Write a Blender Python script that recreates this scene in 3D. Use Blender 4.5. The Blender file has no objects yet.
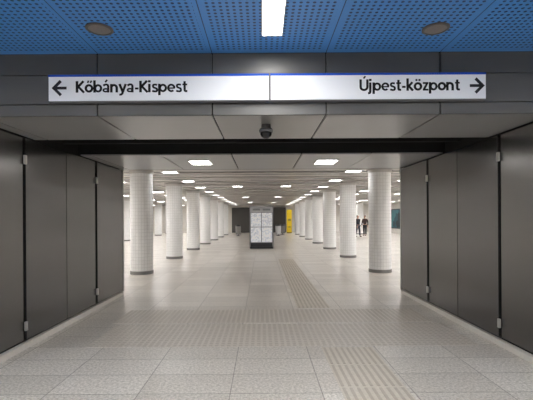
import bpy, bmesh, math, random
from mathutils import Vector
random.seed(4)
scene=bpy.context.scene
scene.view_settings.view_transform='Standard'
COL=scene.collection

def lin(c):
    return tuple(((v/255.)/12.92 if v/255.<=.04045 else ((v/255.+.055)/1.055)**2.4) for v in c)+(1,)

# ---------------- materials
def newmat(name):
    m=bpy.data.materials.new(name); m.use_nodes=True
    nt=m.node_tree; b=nt.nodes['Principled BSDF']; return m,nt,b
def mat(name,c,rough=.5,metal=0,var=.06,scale=6,emit=0,bump=0,spec=.5):
    m,nt,b=newmat(name); N=nt.nodes; L=nt.links
    tc=N.new('ShaderNodeTexCoord'); nz=N.new('ShaderNodeTexNoise'); nz.inputs['Scale'].default_value=scale
    L.new(tc.outputs['Object'],nz.inputs['Vector'])
    mx=N.new('ShaderNodeMix'); mx.data_type='RGBA'
    a=lin(c); mx.inputs[6].default_value=tuple(v*(1-var) for v in a[:3])+(1,)
    mx.inputs[7].default_value=tuple(min(1,v*(1+var)) for v in a[:3])+(1,)
    L.new(nz.outputs['Fac'],mx.inputs[0]); L.new(mx.outputs[2],b.inputs['Base Color'])
    b.inputs['Roughness'].default_value=rough; b.inputs['Metallic'].default_value=metal
    b.inputs['Specular IOR Level'].default_value=spec
    if emit:
        L.new(mx.outputs[2],b.inputs['Emission Color']); b.inputs['Emission Strength'].default_value=emit
    if bump:
        bp=N.new('ShaderNodeBump'); bp.inputs['Strength'].default_value=bump
        L.new(nz.outputs['Fac'],bp.inputs['Height']); L.new(bp.outputs[0],b.inputs['Normal'])
    return m
def math_node(nt,op,a,b=None):
    n=nt.nodes.new('ShaderNodeMath'); n.operation=op
    for i,v in enumerate((a,b)):
        if v is None: continue
        if isinstance(v,(int,float)): n.inputs[i].default_value=v
        else: nt.links.new(v,n.inputs[i])
    return n.outputs[0]

def floor_mat(name='granite_tiles',bw=.84,bh=.45,c1=(219,212,203),c2=(242,236,228),mort=(166,159,150),loc=(.30,-.05,0)):
    m,nt,b=newmat(name); N=nt.nodes; L=nt.links
    tc=N.new('ShaderNodeTexCoord')
    mp=N.new('ShaderNodeMapping'); mp.inputs['Location'].default_value=loc
    L.new(tc.outputs['Object'],mp.inputs['Vector'])
    br=N.new('ShaderNodeTexBrick'); br.offset=0; br.inputs['Scale'].default_value=1
    br.inputs['Brick Width'].default_value=bw; br.inputs['Row Height'].default_value=bh
    br.inputs['Mortar Size'].default_value=.005; br.inputs['Mortar Smooth'].default_value=.1
    br.inputs['Color1'].default_value=lin(c1); br.inputs['Color2'].default_value=lin(c2)
    br.inputs['Mortar'].default_value=lin(mort)
    L.new(mp.outputs[0],br.inputs['Vector'])
    nz=N.new('ShaderNodeTexNoise'); nz.inputs['Scale'].default_value=38; nz.inputs['Detail'].default_value=5; nz.inputs['Roughness'].default_value=.8
    L.new(tc.outputs['Object'],nz.inputs['Vector'])
    cr=N.new('ShaderNodeValToRGB'); cr.color_ramp.elements[0].position=.40; cr.color_ramp.elements[1].position=.58
    cr.color_ramp.elements[0].color=(.56,.545,.52,1); cr.color_ramp.elements[1].color=(1.0,1.0,1.0,1)
    L.new(nz.outputs['Fac'],cr.inputs[0])
    mx=N.new('ShaderNodeMix'); mx.data_type='RGBA'; mx.blend_type='MULTIPLY'; mx.inputs[0].default_value=1
    L.new(br.outputs['Color'],mx.inputs[6]); L.new(cr.outputs[0],mx.inputs[7])
    n2=N.new('ShaderNodeTexNoise'); n2.inputs['Scale'].default_value=.8
    L.new(tc.outputs['Object'],n2.inputs['Vector'])
    c2_=N.new('ShaderNodeValToRGB'); c2_.color_ramp.elements[0].color=(.90,.895,.89,1); c2_.color_ramp.elements[1].color=(1,1,1,1)
    L.new(n2.outputs['Fac'],c2_.inputs[0])
    m2=N.new('ShaderNodeMix'); m2.data_type='RGBA'; m2.blend_type='MULTIPLY'; m2.inputs[0].default_value=1
    L.new(mx.outputs[2],m2.inputs[6]); L.new(c2_.outputs[0],m2.inputs[7])
    L.new(m2.outputs[2],b.inputs['Base Color'])
    b.inputs['Roughness'].default_value=.28
    return m

def perf_mat():
    m,nt,b=newmat('blue_perforated_metal'); N=nt.nodes; L=nt.links
    tc=N.new('ShaderNodeTexCoord'); sp=N.new('ShaderNodeSeparateXYZ'); L.new(tc.outputs['Object'],sp.inputs[0])
    X=sp.outputs[0]; Y=sp.outputs[1]
    P=.052
    fx=math_node(nt,'SUBTRACT',math_node(nt,'FRACT',math_node(nt,'DIVIDE',math_node(nt,'ADD',X,50),P)),.5)
    fy=math_node(nt,'SUBTRACT',math_node(nt,'FRACT',math_node(nt,'DIVIDE',math_node(nt,'ADD',Y,50),P)),.5)
    r=math_node(nt,'SQRT',math_node(nt,'ADD',math_node(nt,'MULTIPLY',fx,fx),math_node(nt,'MULTIPLY',fy,fy)))
    dot=math_node(nt,'LESS_THAN',r,.26)
    px=math_node(nt,'ABSOLUTE',math_node(nt,'SUBTRACT',math_node(nt,'FRACT',math_node(nt,'DIVIDE',math_node(nt,'ADD',X,0.49+1.14*20),1.14)),.5))
    inpan=math_node(nt,'LESS_THAN',px,.465)
    py=math_node(nt,'ABSOLUTE',math_node(nt,'SUBTRACT',math_node(nt,'FRACT',math_node(nt,'DIVIDE',math_node(nt,'ADD',Y,20*2.0),2.0)),.5))
    inpy=math_node(nt,'LESS_THAN',py,.47)
    seam=math_node(nt,'MAXIMUM',math_node(nt,'GREATER_THAN',px,.4965),math_node(nt,'GREATER_THAN',py,.498))
    d=math_node(nt,'MULTIPLY',math_node(nt,'MULTIPLY',dot,inpan),inpy)
    d=math_node(nt,'MAXIMUM',d,seam)
    mx=N.new('ShaderNodeMix'); mx.data_type='RGBA'
    mx.inputs[6].default_value=lin((74,136,204)); mx.inputs[7].default_value=lin((16,42,88))
    L.new(d,mx.inputs[0]); L.new(mx.outputs[2],b.inputs['Base Color'])
    b.inputs['Roughness'].default_value=.45
    return m

def hallceil_mat():
    # straight slats running across the hall, individual panels differ slightly in tone
    m,nt,b=newmat('slatted_metal_ceiling'); N=nt.nodes; L=nt.links
    tc=N.new('ShaderNodeTexCoord'); sp=N.new('ShaderNodeSeparateXYZ'); L.new(tc.outputs['Object'],sp.inputs[0])
    yy=math_node(nt,'DIVIDE',math_node(nt,'ADD',sp.outputs[1],50),.7325)
    f=math_node(nt,'FRACT',yy)
    g=math_node(nt,'GREATER_THAN',f,.62)
    xi=math_node(nt,'FLOOR',math_node(nt,'DIVIDE',math_node(nt,'ADD',sp.outputs[0],50),3.1))
    yi=math_node(nt,'FLOOR',yy)
    cb=N.new('ShaderNodeCombineXYZ'); L.new(xi,cb.inputs[0]); L.new(yi,cb.inputs[1])
    wn=N.new('ShaderNodeTexWhiteNoise'); wn.noise_dimensions='2D'; L.new(cb.outputs[0],wn.inputs['Vector'])
    cr=N.new('ShaderNodeValToRGB')
    cr.color_ramp.elements[0].color=lin((150,143,137)); cr.color_ramp.elements[1].color=lin((222,216,210))
    L.new(wn.outputs['Value'],cr.inputs[0])
    mx=N.new('ShaderNodeMix'); mx.data_type='RGBA'
    mx.inputs[7].default_value=lin((70,65,62))
    L.new(cr.outputs[0],mx.inputs[6])
    L.new(g,mx.inputs[0]); L.new(mx.outputs[2],b.inputs['Base Color'])
    b.inputs['Roughness'].default_value=.3; b.inputs['Metallic'].default_value=.2
    return m

def tile_mat():
    m,nt,b=newmat('white_mosaic_tile'); N=nt.nodes; L=nt.links
    tc=N.new('ShaderNodeTexCoord'); sp=N.new('ShaderNodeSeparateXYZ'); L.new(tc.outputs['Object'],sp.inputs[0])
    a=math_node(nt,'ARCTAN2',sp.outputs[1],sp.outputs[0])
    u=math_node(nt,'MULTIPLY',math_node(nt,'ADD',a,math.pi),.32)
    cb=N.new('ShaderNodeCombineXYZ'); L.new(u,cb.inputs[0]); L.new(sp.outputs[2],cb.inputs[1])
    br=N.new('ShaderNodeTexBrick'); br.offset=0; br.inputs['Scale'].default_value=1
    br.inputs['Brick Width'].default_value=.0838; br.inputs['Row Height'].default_value=.10
    br.inputs['Mortar Size'].default_value=.0033
    br.inputs['Color1'].default_value=lin((245,245,245)); br.inputs['Color2'].default_value=lin((241,241,241)); br.inputs['Mortar'].default_value=lin((208,208,207))
    L.new(cb.outputs[0],br.inputs['Vector']); L.new(br.outputs['Color'],b.inputs['Base Color'])
    b.inputs['Roughness'].default_value=.35
    return m

def poster_mat(name,cols,scale=3):
    m,nt,b=newmat(name); N=nt.nodes; L=nt.links
    tc=N.new('ShaderNodeTexCoord'); v=N.new('ShaderNodeTexVoronoi'); v.inputs['Scale'].default_value=scale
    L.new(tc.outputs['Object'],v.inputs['Vector'])
    cr=N.new('ShaderNodeValToRGB'); cr.color_ramp.interpolation='CONSTANT'
    while len(cr.color_ramp.elements)<len(cols): cr.color_ramp.elements.new(.5)
    for i,c in enumerate(cols):
        cr.color_ramp.elements[i].position=i/len(cols); cr.color_ramp.elements[i].color=lin(c)
    sx=N.new('ShaderNodeSeparateColor'); L.new(v.outputs['Color'],sx.inputs[0])
    L.new(sx.outputs[0],cr.inputs[0]); L.new(cr.outputs[0],b.inputs['Base Color'])
    return m
def printed_mat(name):
    m,nt,b=newmat(name); N=nt.nodes; L=nt.links
    tc=N.new('ShaderNodeTexCoord')
    nz=N.new('ShaderNodeTexNoise'); nz.inputs['Scale'].default_value=12; nz.inputs['Detail'].default_value=3
    L.new(tc.outputs['Object'],nz.inputs['Vector'])
    cr=N.new('ShaderNodeValToRGB'); cr.color_ramp.elements[0].position=.38; cr.color_ramp.elements[1].position=.55
    cr.color_ramp.elements[0].color=lin((204,209,216)); cr.color_ramp.elements[1].color=lin((240,242,246))
    L.new(nz.outputs['Fac'],cr.inputs[0]); L.new(cr.outputs[0],b.inputs['Base Color'])
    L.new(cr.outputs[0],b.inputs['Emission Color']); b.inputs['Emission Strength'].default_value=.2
    return m

M={}
M['floor']=floor_mat(); M['perf']=perf_mat(); M['hallceil']=hallceil_mat(); M['tile']=tile_mat()
M['dark']=mat('dark_grey_metal',(98,97,96),.45,.5,.08,2,spec=.25)
M['door']=mat('grey_door_metal',(110,109,108),.24,.85,.06,1.5)
M['door2']=mat('darker_grey_door_metal',(102,101,101),.2,.85,.06,1.5)
M['door3']=mat('lighter_grey_door_metal',(116,115,114),.22,.85,.06,1.5)
M['soffit']=mat('grey_soffit_metal',(172,172,172),.32,.5,.05,2)
M['black']=mat('black_recess',(12,12,12),.8)
M['joint']=mat('joint_black',(14,14,14),.8)
M['plinth']=mat('pale_stone_plinth',(220,214,205),.4,0,.1,30)
M['blue']=mat('deep_blue_trim',(40,80,180),.7,spec=.1)
M['white']=mat('white_sign_face',(214,216,221),.8,0,.02,2,.14,spec=.1)
M['letter']=mat('black_lettering',(22,22,26),.7,spec=.2)
M['arrow']=mat('grey_arrow_print',(46,46,52),.7,spec=.2)
M['sframe']=mat('sign_housing',(110,110,114),.8,spec=.1)
M['frame']=mat('silver_frame',(190,190,192),.35,.4)
M['rib']=mat('pale_ceiling_rib',(212,209,205),.4,.2)
M['steel']=mat('brushed_steel',(190,188,184),.35,.6)
M['tact']=mat('tactile_stone',(208,200,190),.4,0,.16,30)
M['tact2']=mat('tactile_stud',(184,175,164),.4,0,.14,18)
M['tan']=mat('beige_tactile_stone',(206,197,184),.4,0,.2,30)
M['tan2']=mat('beige_tactile_rib',(182,172,157),.4,0,.16,18)
M['lamp']=mat('lamp_diffuser',(255,254,253),.5,0,0,1,45)
M['lamp2']=mat('soft_lamp_diffuser',(255,254,253),.5,0,0,1,18)
M['strip']=mat('strip_diffuser',(255,253,250),.5,0,0,1,52)
M['slamp']=mat('soffit_lamp_diffuser',(255,252,248),.5,0,0,1,16)
M['housing']=mat('lamp_housing',(215,213,210),.5)
M['speaker']=mat('brown_grille',(126,116,108),.6,0,.2,90)
M['spring']=mat('dark_grille_rim',(92,84,80),.5)
M['camdark']=mat('smoked_dome',(18,18,20),.12)
M['camgrey']=mat('camera_housing',(84,84,86),.4)
M['base']=mat('grey_column_base',(130,129,127),.5)
M['wallbeige']=mat('pale_wall_cladding',(222,218,212),.5,0,.06,1)
M['walldark']=mat('dark_end_cladding',(78,76,74),.45,.2)
M['vwall']=mat('vestibule_wall',(210,208,204),.5)
M['yellow']=mat('yellow_enamel',(240,205,30),.4)
M['screen']=mat('dull_yellow_screen',(150,132,50),.3)
M['print']=printed_mat('printed_notice')
M['header']=mat('grey_header',(186,188,194),.4)
M['kside']=mat('grey_board_side',(140,143,149),.4)
M['kdark']=mat('dark_board_base',(46,48,52),.4)
M['binrail']=mat('grey_bin_metal',(128,126,124),.4,.3)
M['teal']=poster_mat('dark_teal_poster_print',[(12,40,54),(24,74,88),(10,22,36),(60,120,128)],1.6)
M['skin']=mat('skin',(190,145,122),.5); M['hair']=mat('dark_hair',(34,26,22),.7)
M['jacket']=mat('black_jacket',(28,30,36),.8); M['jean']=mat('navy_trousers',(34,38,54),.8)
M['jacket2']=mat('dark_brown_jacket',(58,44,42),.8)
M['shoe']=mat('shoe_leather',(30,26,24),.5)

# ---------------- mesh helpers
def mkobj(name,me,m=None,parent=None,loc=(0,0,0)):
    o=bpy.data.objects.new(name,me); COL.objects.link(o); o.location=loc
    if m is not None: me.materials.append(m)
    if parent: o.parent=parent
    return o
def boxes(name,bl,m,parent=None,loc=(0,0,0),bevel=0,seg=2):
    bm=bmesh.new()
    for (x0,x1,y0,y1,z0,z1) in bl:
        r=bmesh.ops.create_cube(bm,size=1)
        for v in r['verts']:
            v.co=Vector(((x0+x1)/2+v.co.x*(x1-x0),(y0+y1)/2+v.co.y*(y1-y0),(z0+z1)/2+v.co.z*(z1-z0)))
    if bevel:
        bmesh.ops.bevel(bm,geom=bm.edges[:],offset=bevel,segments=seg,affect='EDGES')
    me=bpy.data.meshes.new(name); bm.to_mesh(me); bm.free()
    return mkobj(name,me,m,parent,loc)
def lathe(name,prof,m,parent=None,loc=(0,0,0),n=48,smooth=True):
    bm=bmesh.new(); rings=[]
    for r,z in prof:
        if r<1e-5: rings.append([bm.verts.new((0,0,z))])
        else: rings.append([bm.verts.new((r*math.cos(2*math.pi*i/n),r*math.sin(2*math.pi*i/n),z)) for i in range(n)])
    for a,b in zip(rings,rings[1:]):
        for i in range(n):
            j=(i+1)%n
            if len(a)==1 and len(b)==1: continue
            if len(a)==1: bm.faces.new((a[0],b[j],b[i]))
            elif len(b)==1: bm.faces.new((a[i],a[j],b[0]))
            else: bm.faces.new((a[i],a[j],b[j],b[i]))
    bmesh.ops.recalc_face_normals(bm,faces=bm.faces[:])
    me=bpy.data.meshes.new(name); bm.to_mesh(me); bm.free()
    if smooth:
        for p in me.polygons: p.use_smooth=True
        try: me.set_sharp_from_angle(angle=math.radians(35))
        except Exception: pass
    return mkobj(name,me,m,parent,loc)
def thing(name,label,cat,loc=(0,0,0),group=None):
    e=bpy.data.objects.new(name,None); COL.objects.link(e); e.location=loc; e.empty_display_size=.2
    e['label']=label; e['category']=cat
    if group: e['group']=group
    return e
def struct(o,label,cat='room'):
    o['kind']='structure'; o['label']=label; o['category']=cat; return o
def clone(src,loc,rotz=None):
    n=src.copy(); COL.objects.link(n); n.location=loc
    if rotz is not None: n.rotation_euler=(0,0,rotz)
    for c in src.children:
        k=c.copy(); COL.objects.link(k); k.parent=n
        for c2 in c.children:
            k2=c2.copy(); COL.objects.link(k2); k2.parent=k
    return n

# ---------------- dimensions
PX=2.95; Y0=4.0; Y1=8.4; ZS=2.63; ZV=3.25; ZH=3.0; HX=13.0; HY=44.0
f=boxes('floor',[(-HX-.2,HX+.2,-6.2,HY+.2,-.1,0)],M['floor']); struct(f,'speckled pale beige granite tile floor','floor')
c=boxes('ceiling_vestibule',[(-6,6,-6,Y0,ZV,ZV+.1)],M['perf']); struct(c,'blue perforated metal ceiling panels','ceiling')
c=boxes('ceiling_hall',[(-HX,HX,Y1,HY,ZH,ZH+.1)],M['hallceil']); struct(c,'slatted grey metal hall ceiling','ceiling')
c=boxes('trim_10',[(-HX,HX,9.25+1.465*i-.025,9.25+1.465*i+.025,ZH-.035,ZH) for i in range(23)],M['rib']); struct(c,'crosswise pale metal slats under hall ceiling','trim')
w=boxes('wall_rear',[(-6.2,6.2,-6.2,-6,0,ZV)],M['vwall']); struct(w,'plain grey vestibule wall','wall')
for s,nm in ((-1,'left'),(1,'right')):
    xs=sorted((s*6,s*6.2)); w=boxes('wall_vestibule_'+nm,[(xs[0],xs[1],-6,Y0,0,ZV)],M['vwall']); struct(w,'plain grey vestibule side wall','wall')
    xs=sorted((s*HX,s*(HX+.2))); w=boxes('wall_hall_'+nm,[(xs[0],xs[1],Y1,HY,0,ZH)],M['wallbeige']); struct(w,'pale clad hall side wall','wall')
    xs=sorted((s*(PX+.03),s*(HX+.2))); w=boxes('wall_'+nm,[(xs[0],xs[1],Y0+.02,Y1-.02,0,ZV)],M['joint']); struct(w,'dark backing wall of the passage','wall')
    xs=sorted((s*(PX),s*6.0)); w=boxes('wall_portal_front_'+nm,[(xs[0],xs[1],Y0,Y0+.02,0,ZS)],M['dark'],bevel=.002); struct(w,'dark grey metal portal cladding','wall')
    xs=sorted((s*(PX),s*HX)); w=boxes('wall_portal_hall_'+nm,[(xs[0],xs[1],Y1-.02,Y1,0,ZH)],M['wallbeige']); struct(w,'pale cladding on hall side of portal','wall')
    xs=sorted((s*(PX-.035),s*(PX+.03))); w=boxes('baseboard_'+nm,[(xs[0],xs[1],Y0+.0,Y1-.005,0,.075)],M['plinth'],bevel=.004); struct(w,'pale stone skirting under metal panels','baseboard')
w=boxes('wall_back',[(-HX,HX,HY,HY+.2,0,ZH)],M['wallbeige']); struct(w,'pale end wall of the hall','wall')
w=boxes('wall_end',[(-3.3,2.6,HY-.25,HY,0,2.75)],M['walldark'],bevel=.01); struct(w,'dark clad block on the end wall','wall')

JX=[-5.06,-3.92,-2.78,-1.64,-.49,.65,1.79,2.93,4.07,5.2]
fb=[]
for a,b in zip(JX,JX[1:]):
    fb.append((a+.006,b-.006,Y0,Y0+.03,ZS,2.743)); fb.append((a+.006,b-.006,Y0,Y0+.03,2.752,3.035)); fb.append((a+.006,b-.006,Y0,Y0+.03,3.044,ZV))
w=boxes('wall_fascia',fb,M['dark'],bevel=.003); struct(w,'dark grey metal fascia panels above passage','wall')
w=boxes('wall_lintel',[(-PX-.03,PX+.03,Y0+.03,5.2,ZS+.02,ZV)],M['joint']); struct(w,'dark core of the passage lintel','wall')
sb=[(max(a,-PX)+.008,min(b,PX)-.008,Y0+.005,5.2,ZS,ZS+.02) for a,b in zip(JX,JX[1:]) if b>-PX and a<PX]
w=boxes('ceiling_passage',sb,M['soffit'],bevel=.003); struct(w,'grey metal soffit panels over the passage','ceiling')
sb=[(max(a,-PX)+.010,min(b,PX)-.010,6.5,Y1,ZS,ZS+.02) for a,b in zip(JX,JX[1:]) if b>-PX and a<PX]
w=boxes('ceiling_passage_inner',sb,M['soffit'],bevel=.003); struct(w,'grey metal soffit panels toward the hall','ceiling')
w=boxes('wall_lintel_inner',[(-PX-.03,PX+.03,6.5,Y1,ZS+.02,ZV)],M['joint']); struct(w,'dark core above inner soffit','wall')
w=boxes('ceiling_recess',[(-PX-.03,PX+.03,5.2,6.5,2.95,3.0)],M['black']); struct(w,'black shutter recess above the passage','ceiling')
t=thing('roller_shutter','black roller shutter housed in ceiling recess','roller shutter',(0,5.85,2.7))
boxes('bottom_bar',[(-2.9,2.9,-.03,.03,0,.05)],M['black'],t,bevel=.004)
boxes('curtain',[(-2.88,2.88,-.008,.008,.05+.06*i,.105+.06*i) for i in range(3)],M['black'],t)

# side doors/panels
n=0
for s in (-1,1):
    ys=[Y0+.02,4.95,6.0,7.05,Y1-.02]
    for i,(a,b) in enumerate(zip(ys,ys[1:])):
        n+=1
        thick=(.012,.03,.03,.05)[i]
        x0,x1=sorted((s*(PX-thick+.01),s*(PX+.03)))
        e=thing('door_%d'%n,'dark grey metal door leaf lining the passage','door',(0,0,0)); e['kind']='structure'
        ga=(.01,.014,.004,.016)[i]; gb=(.014,.004,.016,.008)[i]
        boxes('leaf',[(x0,x1,a+ga,b-gb,.105,ZS-.02)],M[('door','door2','door','door3')[i]],e,bevel=.004)
        if i in (1,3):
            for z in ((.28,2.34) if i==1 else (.32,2.28)):
                hx=s*(PX-thick+.0)
                hw=.02
                boxes('hinge',[(min(hx-s*.008,hx+s*.02),max(hx-s*.008,hx+s*.02),a-hw,a+hw,z-.055,z+.055)],M['steel'],e,bevel=.003)

for i,s in enumerate((-1,1)):
    x0,x1=sorted((s*(PX-.05),s*(PX+.0)))
    w=boxes('trim_%d'%(i+1),[(x0,x1,Y1-.03,Y1+.01,.08,ZS)],M['steel'],bevel=.003); struct(w,'thin metal corner trim','trim')

# ---------------- lettering drawn as strokes (bold humanist sans)
def arc(cx,cy,rx,ry,a0,a1,n=14):
    return [(cx+rx*math.cos(math.radians(a0+(a1-a0)*i/n)),cy+ry*math.sin(math.radians(a0+(a1-a0)*i/n))) for i in range(n+1)]
def smooth(p,k=2):
    for _ in range(k):
        q=[p[0]]
        for a,b in zip(p,p[1:]):
            q+= [(a[0]*.75+b[0]*.25,a[1]*.75+b[1]*.25),(a[0]*.25+b[0]*.75,a[1]*.25+b[1]*.75)]
        q.append(p[-1]); p=q
    return p
T=.185
O=[(arc(.345,.365,.245,.272,0,360,28),T)]
BOWL=[(arc(.37,.365,.232,.272,0,360,28),T-.015)]
A=[(smooth([(.08,.60),(.27,.71),(.465,.65),(.465,.35)],2)+[(.465,0)],T-.02),(arc(.265,.195,.18,.125,0,360,22),.13)]
K=[([(.09,0),(.09,1)],T+.01),([(.60,1),(.17,.50)],T),([(.17,.54),(.64,0)],T)]
G={
'K':(K,.68),'o':(O,.69),
'ő':(O+[([(.24,.84),(.32,1.04)],.12),([(.45,.84),(.55,1.04)],.12)],.69),
'ö':(O+[([(.23,.84),(.23,1.0)],.15),([(.47,.84),(.47,1.0)],.15)],.69),
'b':([([(.09,0),(.09,1.06)],T)]+BOWL,.695),
'p':([([(.09,-.26),(.09,.73)],T)]+BOWL,.695),
'a':(A,.62),'á':(A+[([(.24,.88),(.38,1.10)],.13)],.62),
'n':([([(.09,0),(.09,.73)],T),([(.09,.42)]+arc(.30,.39,.215,.245,160,0)+[(.515,0)],T)],.675),
'y':([([(.06,.73),(.30,.06)],T),(smooth([(.54,.73),(.33,.10),(.24,-.17),(.04,-.20)],1),.17)],.60),
'-':([([(.04,.33),(.32,.33)],T-.02)],.39),
'i':([([(.10,0),(.10,.73)],T),([(.10,.86),(.10,1.04)],.2)],.28),
'j':([(smooth([(.11,.73),(.11,-.02),(.09,-.18),(-.07,-.20)],2),T),([(.11,.86),(.11,1.04)],.2)],.29),
's':([(smooth([(.42,.63),(.27,.67),(.10,.63),(.12,.43),(.27,.37),(.43,.29),(.41,.07),(.22,.06),(.05,.12)],2),.155)],.51),
'e':([(arc(.33,.365,.24,.278,0,312,26),.16),([(.12,.35),(.61,.35)],.11)],.665),
't':([(smooth([(.20,.94),(.20,.30),(.21,.08),(.41,.08)],2),T-.01),([(.03,.66),(.40,.66)],.14)],.45),
'z':([([(.05,.655),(.48,.655)],.15),([(.05,.075),(.49,.075)],.15),([(.40,.65),(.12,.075)],.17)],.53),
'k':([([(.09,0),(.09,1.06)],T),([(.47,.73),(.16,.36)],T),([(.17,.42),(.52,0)],T)],.57),
'Ú':([([(.10,1),(.10,.36)]+arc(.37,.35,.27,.265,180,360)+[(.64,1)],T),([(.34,1.08),(.48,1.28)],.13)],.76),
}
def stroke_bm(bm,pts,t,sx,sz,ox):
    P=[Vector((p[0],p[1])) for p in pts]; n=len(P); closed=(P[0]-P[-1]).length<1e-4
    if closed: P=P[:-1]; n-=1
    L=[];R=[]
    for i in range(n):
        if closed: d0=P[i]-P[i-1]; d1=P[(i+1)%n]-P[i]
        else:
            d0=P[i]-P[i-1] if i else P[1]-P[0]; d1=P[i+1]-P[i] if i<n-1 else P[-1]-P[-2]
        d=(d0.normalized()+d1.normalized()); 
        if d.length<1e-6: d=d1
        d.normalize(); nn=Vector((-d.y,d.x)); c=max(.5,nn.dot(Vector((-d1.y,d1.x)).normalized()))
        L.append(P[i]+nn*t/2/c); R.append(P[i]-nn*t/2/c)
    mk=lambda p,y:bm.verts.new((ox+p.x*sx,y,p.y*sz))
    lf=[mk(p,-.003) for p in L]; rf=[mk(p,-.003) for p in R]; lb=[mk(p,0) for p in L]; rb=[mk(p,0) for p in R]
    m=n if closed else n-1
    for i in range(m):
        j=(i+1)%n
        bm.faces.new((lf[i],lf[j],rf[j],rf[i])); bm.faces.new((lb[i],rb[i],rb[j],lb[j]))
        bm.faces.new((lf[i],lb[i],lb[j],lf[j])); bm.faces.new((rf[i],rf[j],rb[j],rb[i]))
    if not closed:
        bm.faces.new((lf[0],rf[0],rb[0],lb[0])); bm.faces.new((lf[-1],lb[-1],rb[-1],rf[-1]))
def text_mesh(body,target_w,cap_h,parent,name,x_left,z_base,y,m):
    tot=sum(G[c][1] for c in body)-.02; sx=target_w/tot; ox=0
    bm=bmesh.new()
    for c in body:
        st_,adv=G[c]
        for pts,t in st_: stroke_bm(bm,pts,t,sx,cap_h,ox)
        ox+=adv*sx
    bmesh.ops.recalc_face_normals(bm,faces=bm.faces[:])
    me=bpy.data.meshes.new(name); bm.to_mesh(me); bm.free()
    return mkobj(name,me,m,parent,(x_left,y,z_base))
SY=3.93; SB=2.752; ST=3.018
def px2x(px,d=SY): return (px-262)*d/400
def sign(x0,x1,label,txt,tx0,tx1,arrow_x,adir):
    e=thing('direction_sign',label,'sign',((x0+x1)/2,SY,SB)); w=(x1-x0)/2; h=ST-SB
    boxes('housing',[(-w,w,0,.07,0,h)],M['sframe'],e,bevel=.003)
    boxes('face_panel',[(-w+.007,w-.007,-.006,0,.008,h-.022)],M['white'],e,bevel=.001)
    boxes('blue_stripe',[(-w+.002,w-.002,-.007,0,h-.022,h-.001)],M['blue'],e,bevel=.001)
    text_mesh(txt,tx1-tx0,.113,e,'lettering',tx0-(x0+x1)/2,.088,-.006,M['letter'])
    ax=arrow_x-(x0+x1)/2; d=adir
    bm=bmesh.new()
    stroke_bm(bm,[(-d*.066,0),(d*.052,0)],.027,1,1,0)
    stroke_bm(bm,[(-d*.010,.070),(d*.060,0),(-d*.010,-.070)],.028,1,1,0)
    bmesh.ops.recalc_face_normals(bm,faces=bm.faces[:])
    me=bpy.data.meshes.new('arrow'); bm.to_mesh(me); bm.free()
    mkobj('arrow',me,M['arrow'],e,(ax,-.006,.134))
    return e
sign(px2x(49),px2x(270.1),'white sign, blue top stripe, arrow and lettering Kőbánya-Kispest','Kőbánya-Kispest',px2x(77),px2x(188.5),px2x(61),-1)
sign(px2x(270.9),px2x(487),'white sign, blue top stripe, arrow and lettering Újpest-központ','Újpest-központ',px2x(360),px2x(460.5),px2x(477),1)

# ---------------- vestibule ceiling items
def strip(loc,label):
    e=thing('ceiling_strip_light',label,'light',loc,'strip lights in the blue ceiling')
    boxes('housing',[(-.095,-.083,-.61,.61,-.018,0),(.083,.095,-.61,.61,-.018,0),(-.083,.083,.60,.61,-.018,0),(-.083,.083,-.61,-.60,-.018,0)],M['housing'],e)
    boxes('diffuser',[(-.083,.083,-.60,.60,-.008,0)],M['strip'],e)
    return e
st=strip((.10,2.98,ZV),'bright white recessed strip light in blue ceiling')
for (x,y) in [(.10,1.2),(.10,-.6),(.10,-2.4),(.10,-4.2)]+[(sx*X,y) for sx in (-1,1) for X in (2.3,4.4) for y in (1.2,-.9,-3.6)]:  # extra strips out of view, added to brighten the vestibule
    clone(st,(x,y,ZV))
def speaker(loc):
    e=thing('ceiling_speaker','round brown grille speaker set in blue ceiling','speaker',loc,'round speakers in the blue ceiling')
    lathe('rim',[(.092,0),(.115,0),(.115,-.008),(.108,-.012),(.092,-.012),(.092,0)],M['spring'],e)
    lathe('grille',[(0,-.016),(.06,-.014),(.092,-.008),(.092,0),(0,0)],M['speaker'],e)
    return e
sp=speaker((-1.40,3.47,ZV)); clone(sp,(1.53,3.50,ZV))
e=thing('security_camera','dark dome security camera on passage soffit','security camera',(.05,4.42,ZS))
lathe('mount',[(0,0),(.05,0),(.052,-.03),(.045,-.035),(0,-.035)],M['camgrey'],e)
lathe('housing',[(0,-.030),(.05,-.034),(.070,-.046),(.079,-.064),(.076,-.082),(.066,-.088),(0,-.088)],M['camgrey'],e)
lathe('dome',[(.065,-.085),(.064,-.105),(.056,-.126),(.040,-.142),(.020,-.151),(0,-.154)],M['camdark'],e)

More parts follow.
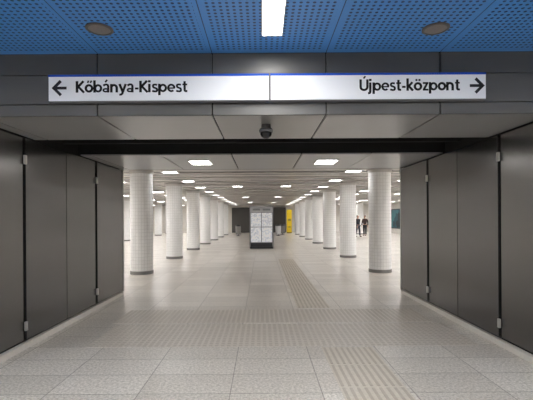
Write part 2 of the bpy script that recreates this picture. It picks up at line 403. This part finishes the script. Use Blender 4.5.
def sqlamp(loc,w,d,label,group,rim,m):
    e=thing('ceiling_light',label,'light',loc,group)
    R=.02
    boxes('housing',[(-w-R,-w,-d-R,d+R,-rim,0),(w,w+R,-d-R,d+R,-rim,0),(-w,w,-d-R,-d,-rim,0),(-w,w,d,d+R,-rim,0)],M['housing'],e)
    boxes('diffuser',[(-w,w,-d,d,-.006,0)],m,e)
    return e
a=sqlamp((-1.12,7.36,ZS),.18,.25,'square white light panel in passage soffit','light panels in the passage soffit',.012,M['slamp'])
clone(a,(1.18,7.36,ZS))
a=sqlamp((-2.72,11.9,ZH),.21,.20,'rectangular white light panel in hall ceiling','light panels in the hall ceiling',.036,M['lamp2'])
b=sqlamp((-5.4,9.7,ZH),.30,.24,'wide rectangular light panel in outer hall ceiling','light panels in the outer hall ceiling',.038,M['lamp'])  # begins the front row added to light the columns
for i in range(11):
    y=11.9+2.93*i
    for x in (-2.72,2.72):
        if i==0 and x<0: continue
        clone(a,(x,y,ZH))
    if i in (2,5,8):
        for x in (-1.05,1.05): clone(a,(x,y-.4,ZH))
    for x in (-11.4,-8.2,-5.4,5.4,8.2,11.4): clone(b,(x,y,ZH))
for x in (-11.4,-8.2,5.4,8.2,11.4): clone(b,(x,9.7,ZH))  # rest of the added front row, unseen, brightens the column faces

# ---------------- columns
def column(loc):
    e=thing('column','round white tiled column on grey base band','column',loc,'white tiled columns of the hall')
    lathe('shaft',[(.30,.08),(.32,.08),(.32,2.90),(.30,2.90)],M['tile'],e,n=64)
    lathe('base_band',[(0,0),(.33,0),(.33,.09),(.322,.095),(0,.095)],M['base'],e,n=64)
    lathe('top_collar',[(0,2.90),(.34,2.90),(.345,2.91),(.345,2.99),(0,2.99)],M['housing'],e,n=64)
    return e
cl=column((-3.52,11.7,0))
for i in range(7):
    y=11.7+4.37*i
    if i: clone(cl,(-3.52,y,0))
    clone(cl,(3.46,y+.05,0))
for i in (4,5,6,7):
    y=11.7+4.37*i-.2
    if y>HY-1: continue
    clone(cl,(-9.8,y,0))
for y in (38.0,):
    clone(cl,(9.3,y,0))

# ---------------- tactile paving
def ribs(name,x0,x1,y0,y1,nr,label):
    e=thing(name,label,'tactile paving',((x0+x1)/2,(y0+y1)/2,0),'tactile paving strips')
    w=(x1-x0)/2; l=(y1-y0)/2
    boxes('slab',[(-w,w,-l,l,0,.003)],M['tan'],e)
    p=2*w/nr; bl=[]
    k=max(1,int(round(2*l/.6))); seg=2*l/k
    for i in range(nr):
        cx=-w+p*(i+.5)
        for j in range(k): bl.append((cx-p*.2,cx+p*.2,-l+seg*j+.02,-l+seg*(j+1)-.02,.003,.007))
    boxes('ribs',bl,M['tan2'],e)
ribs('tactile_strip',.72,1.34,2.6,4.93,9,'ribbed beige stone guiding strip in floor')
ribs('tactile_strip',.62,1.20,7.1,15.5,8,'long ribbed beige stone guiding strip in floor')
def studs(x0,x1,y0,y1,px,py,label):
    e=thing('tactile_band',label,'tactile paving',((x0+x1)/2,(y0+y1)/2,0),'tactile paving strips')
    w=(x1-x0)/2; l=(y1-y0)/2
    boxes('slab',[(-w,w,-l,l,0,.003)],M['tact'],e)
    bl=[]; nx=int(2*w/px); ny=int(2*l/py)
    for i in range(nx):
        for j in range(ny):
            cx=-w+(i+.5)*2*w/nx; cy=-l+(j+.5)*2*l/ny
            bl.append((cx-px*.3,cx+px*.3,cy-py*.25,cy+py*.25,.003,.006))
    r=boxes('studs',bl,M['tact2'],e); r['kind']='stuff'
studs(-2.2,2.7,4.98,6.02,.075,.07,'wide band of studded warning paving across passage')
studs(-2.3,2.6,6.12,6.98,.075,.07,'second band of studded warning paving across passage')

# ---------------- information board
e=thing('information_board','freestanding grey framed information board with white printed sheets','information board',(-.03,21,0))
W=.62
boxes('plinth',[(-W+.03,W-.03,-.16,.16,0,.10)],M['kdark'],e,bevel=.01)
boxes('kick_panel',[(-W+.05,W-.05,-.10,.10,.10,.30)],M['kdark'],e,bevel=.006)
boxes('post',[(-W,-W+.035,-.13,.13,.0,2.2)],M['kside'],e,bevel=.01)
boxes('post',[(W-.035,W,-.13,.13,.0,2.2)],M['kside'],e,bevel=.01)
boxes('backing',[(-W+.035,W-.035,-.10,.10,.30,1.9)],M['kside'],e,bevel=.006)
boxes('header',[(-W+.035,W-.035,-.12,.12,1.9,2.18)],M['header'],e,bevel=.006)
boxes('header_sheet',[(-W+.16,-.07,-.126,-.12,1.99,2.09),(.07,W-.16,-.126,-.12,1.99,2.09)],M['kside'],e)
for x0,x1 in ((-W+.06,-.02),(.02,W-.06)):
    boxes('notice_sheet',[(x0,x1,-.108,-.10,1.15,1.87)],M['print'],e)
    boxes('notice_sheet',[(x0,x1,-.108,-.10,.34,1.11)],M['print'],e)
boxes('cap',[(-W-.02,W+.02,-.15,.15,2.2,2.24)],M['header'],e,bevel=.008)

# ---------------- small far objects
def bin_(loc,mm,label):
    e=thing('litter_bin',label,'litter bin',loc)
    lathe('body',[(0,.12),(.2,.12),(.23,.16),(.24,.85),(.225,.87),(.0,.80)],mm,e,n=32)
    lathe('lid',[(.245,.87),(.25,.93),(.16,1.0),(.09,1.0),(.09,.9)],M['kdark'],e,n=32)
    lathe('foot',[(0,0),(.19,0),(.19,.03),(.05,.05),(.05,.12),(0,.12)],M['kdark'],e,n=32)
bin_((-2.15,36,0),M['binrail'],'grey litter bin with dark lid')
bin_((1.45,36,0),M['frame'],'silver litter bin with dark lid')
bin_((1.95,38,0),M['binrail'],'grey litter bin with dark lid')
e=thing('ticket_machine','tall narrow yellow ticket machine against end wall','ticket machine',(2.85,42,0))
boxes('body',[(-.26,.26,-.3,.3,.08,2.45)],M['yellow'],e,bevel=.03)
boxes('plinth',[(-.24,.24,-.27,.27,0,.08)],M['kdark'],e)
boxes('screen',[(-.14,.14,-.315,-.30,1.3,1.5)],M['screen'],e,bevel=.005)
boxes('tray',[(-.12,.12,-.33,-.30,.6,.7)],M['screen'],e,bevel=.005)
e=thing('poster_frame','dark teal poster in black frame on wall','poster',(HX,38.6,0))
boxes('frame',[(-.08,0,-1.6,1.6,.5,2.4)],M['kdark'],e,bevel=.01)
boxes('poster',[(-.085,-.078,-1.5,1.5,.6,2.3)],M['teal'],e)

# ---------------- people
def skin_mesh(name,J,E,m,parent,sub=2):
    names=list(J); me=bpy.data.meshes.new(name)
    me.from_pydata([J[k][0] for k in names],[(names.index(a),names.index(b)) for a,b in E],[])
    o=bpy.data.objects.new(name,me); COL.objects.link(o)
    md=o.modifiers.new('s','SKIN'); md.use_smooth_shade=True
    for i,k in enumerate(names):
        r=J[k][1]; r=(r,r) if isinstance(r,(int,float)) else r
        me.skin_vertices[0].data[i].radius=r
        me.skin_vertices[0].data[i].use_root=(i==0)
    s=o.modifiers.new('d','SUBSURF'); s.levels=sub; s.render_levels=sub
    dg=bpy.context.evaluated_depsgraph_get(); m2=bpy.data.meshes.new_from_object(o.evaluated_get(dg))
    bpy.data.objects.remove(o)
    for p in m2.polygons: p.use_smooth=True
    m2.materials.clear()
    return mkobj(name,m2,m,parent)
def person(loc,rot,label,jm,tm,stride=.16):
    e=thing('person',label,'person',loc); e.rotation_euler=(0,0,rot)
    J={'pelvis':((0,0,.93),(.15,.11)),'belly':((0,0,1.08),(.14,.10)),'chest':((0,.01,1.30),(.17,.115)),'neck0':((0,0,1.45),(.075,.07)),
       'neck':((0,.0,1.52),(.055,.055)),'head0':((0,-.015,1.60),(.07,.085)),'head1':((0,-.01,1.68),(.08,.10)),'head2':((0,0,1.75),(.055,.07)),
       'nose':((0,-.115,1.645),.012)}
    E=[('pelvis','belly'),('belly','chest'),('chest','neck0'),('neck0','neck'),('neck','head0'),('head0','head1'),('head1','head2'),('head1','nose')]
    for s,n in ((-1,'r'),(1,'l')):
        st=stride*s
        J.update({'hip'+n:((s*.095,0,.88),.095),'knee'+n:((s*.10,-st*.5-.03,.50),.06),'ank'+n:((s*.10,-st+.02,.09),.042),'toe'+n:((s*.11,-st-.15,.035),.034),
          'sh'+n:((s*.19,.0,1.41),.062),'el'+n:((s*.25,.04+st*.4,1.13),.043),'wr'+n:((s*.26,-.05+st*.9,.90),.028),'ha'+n:((s*.26,-.07+st*1.0,.83),(.018,.036))})
        E+=[('pelvis','hip'+n),('hip'+n,'knee'+n),('knee'+n,'ank'+n),('ank'+n,'toe'+n),('chest','sh'+n),('sh'+n,'el'+n),('el'+n,'wr'+n),('wr'+n,'ha'+n)]
        hy=-.07+st
        for q in range(4):
            L=(.07,.085,.08,.06)[q]; oy=-.03+.02*q
            J['f%d'%q+n]=((s*.262,hy+oy,.80-L*.5),.0095); J['g%d'%q+n]=((s*.25,hy+oy,.80-L),.008)
            E+=[('ha'+n,'f%d'%q+n),('f%d'%q+n,'g%d'%q+n)]
        J['t0'+n]=((s*.25,hy-.05,.83),.011); J['t1'+n]=((s*.245,hy-.065,.79),.009)
        E+=[('ha'+n,'t0'+n),('t0'+n,'t1'+n)]
    skin_mesh('body',J,E,M['skin'],e,1)
    g=lambda k,d:(J[k][0],tuple(v+d for v in (J[k][1] if isinstance(J[k][1],tuple) else (J[k][1],)*2)))
    JJ={k:g(k,.018) for k in ('pelvis','belly','chest','neck0','shr','elr','wrr','shl','ell','wrl')}
    skin_mesh('jacket',JJ,[(a,b) for a,b in E if a in JJ and b in JJ],jm,e,2)
    JT={k:g(k,.016) for k in ('pelvis','hipr','kneer','ankr','hipl','kneel','ankl')}
    skin_mesh('trousers',JT,[(a,b) for a,b in E if a in JT and b in JT],tm,e,2)
    for n in 'rl':
        a=J['ank'+n][0]; t=J['toe'+n][0]
        JS={'h':((a[0],a[1]+.03,.045),.045),'m':((a[0],(a[1]+t[1])/2,.045),(.048,.04)),'t':((t[0],t[1]-.02,.038),(.042,.036))}
        skin_mesh('shoe',JS,[('h','m'),('m','t')],M['shoe'],e,2)
    JH={'a':((0,.045,1.63),(.075,.06)),'b':((0,.02,1.72),(.088,.095)),'c':((0,0,1.78),(.05,.06))}
    skin_mesh('hair',JH,[('a','b'),('b','c')],M['hair'],e,2)
    for s in (-1,1):
        lathe('eye',[(0,-.011),(.008,-.008),(.011,0),(.008,.008),(0,.011)],M['letter'],e,loc=(s*.03,-.098,1.675),n=12)
    return e
person((7.9,33,0),.5,'person in dark jacket and navy trousers walking across hall',M['jacket'],M['jean'])
person((9.0,35,0),-.6,'person in brown jacket and dark trousers standing in hall',M['jacket2'],M['jacket'],.05)

# ---------------- world & camera
w=bpy.data.worlds.new('world'); scene.world=w; w.use_nodes=True
w.node_tree.nodes['Background'].inputs[0].default_value=(.05,.05,.05,1); w.node_tree.nodes['Background'].inputs[1].default_value=.3
cam=bpy.data.cameras.new('camera'); co=bpy.data.objects.new('camera',cam); COL.objects.link(co)
co.location=(0,0,1.6); co.rotation_euler=(math.radians(90),math.radians(.35),0)
cam.sensor_width=36; cam.lens=400/533*36; cam.shift_x=4.5/533; cam.shift_y=18/533; cam.clip_end=200
scene.camera=co
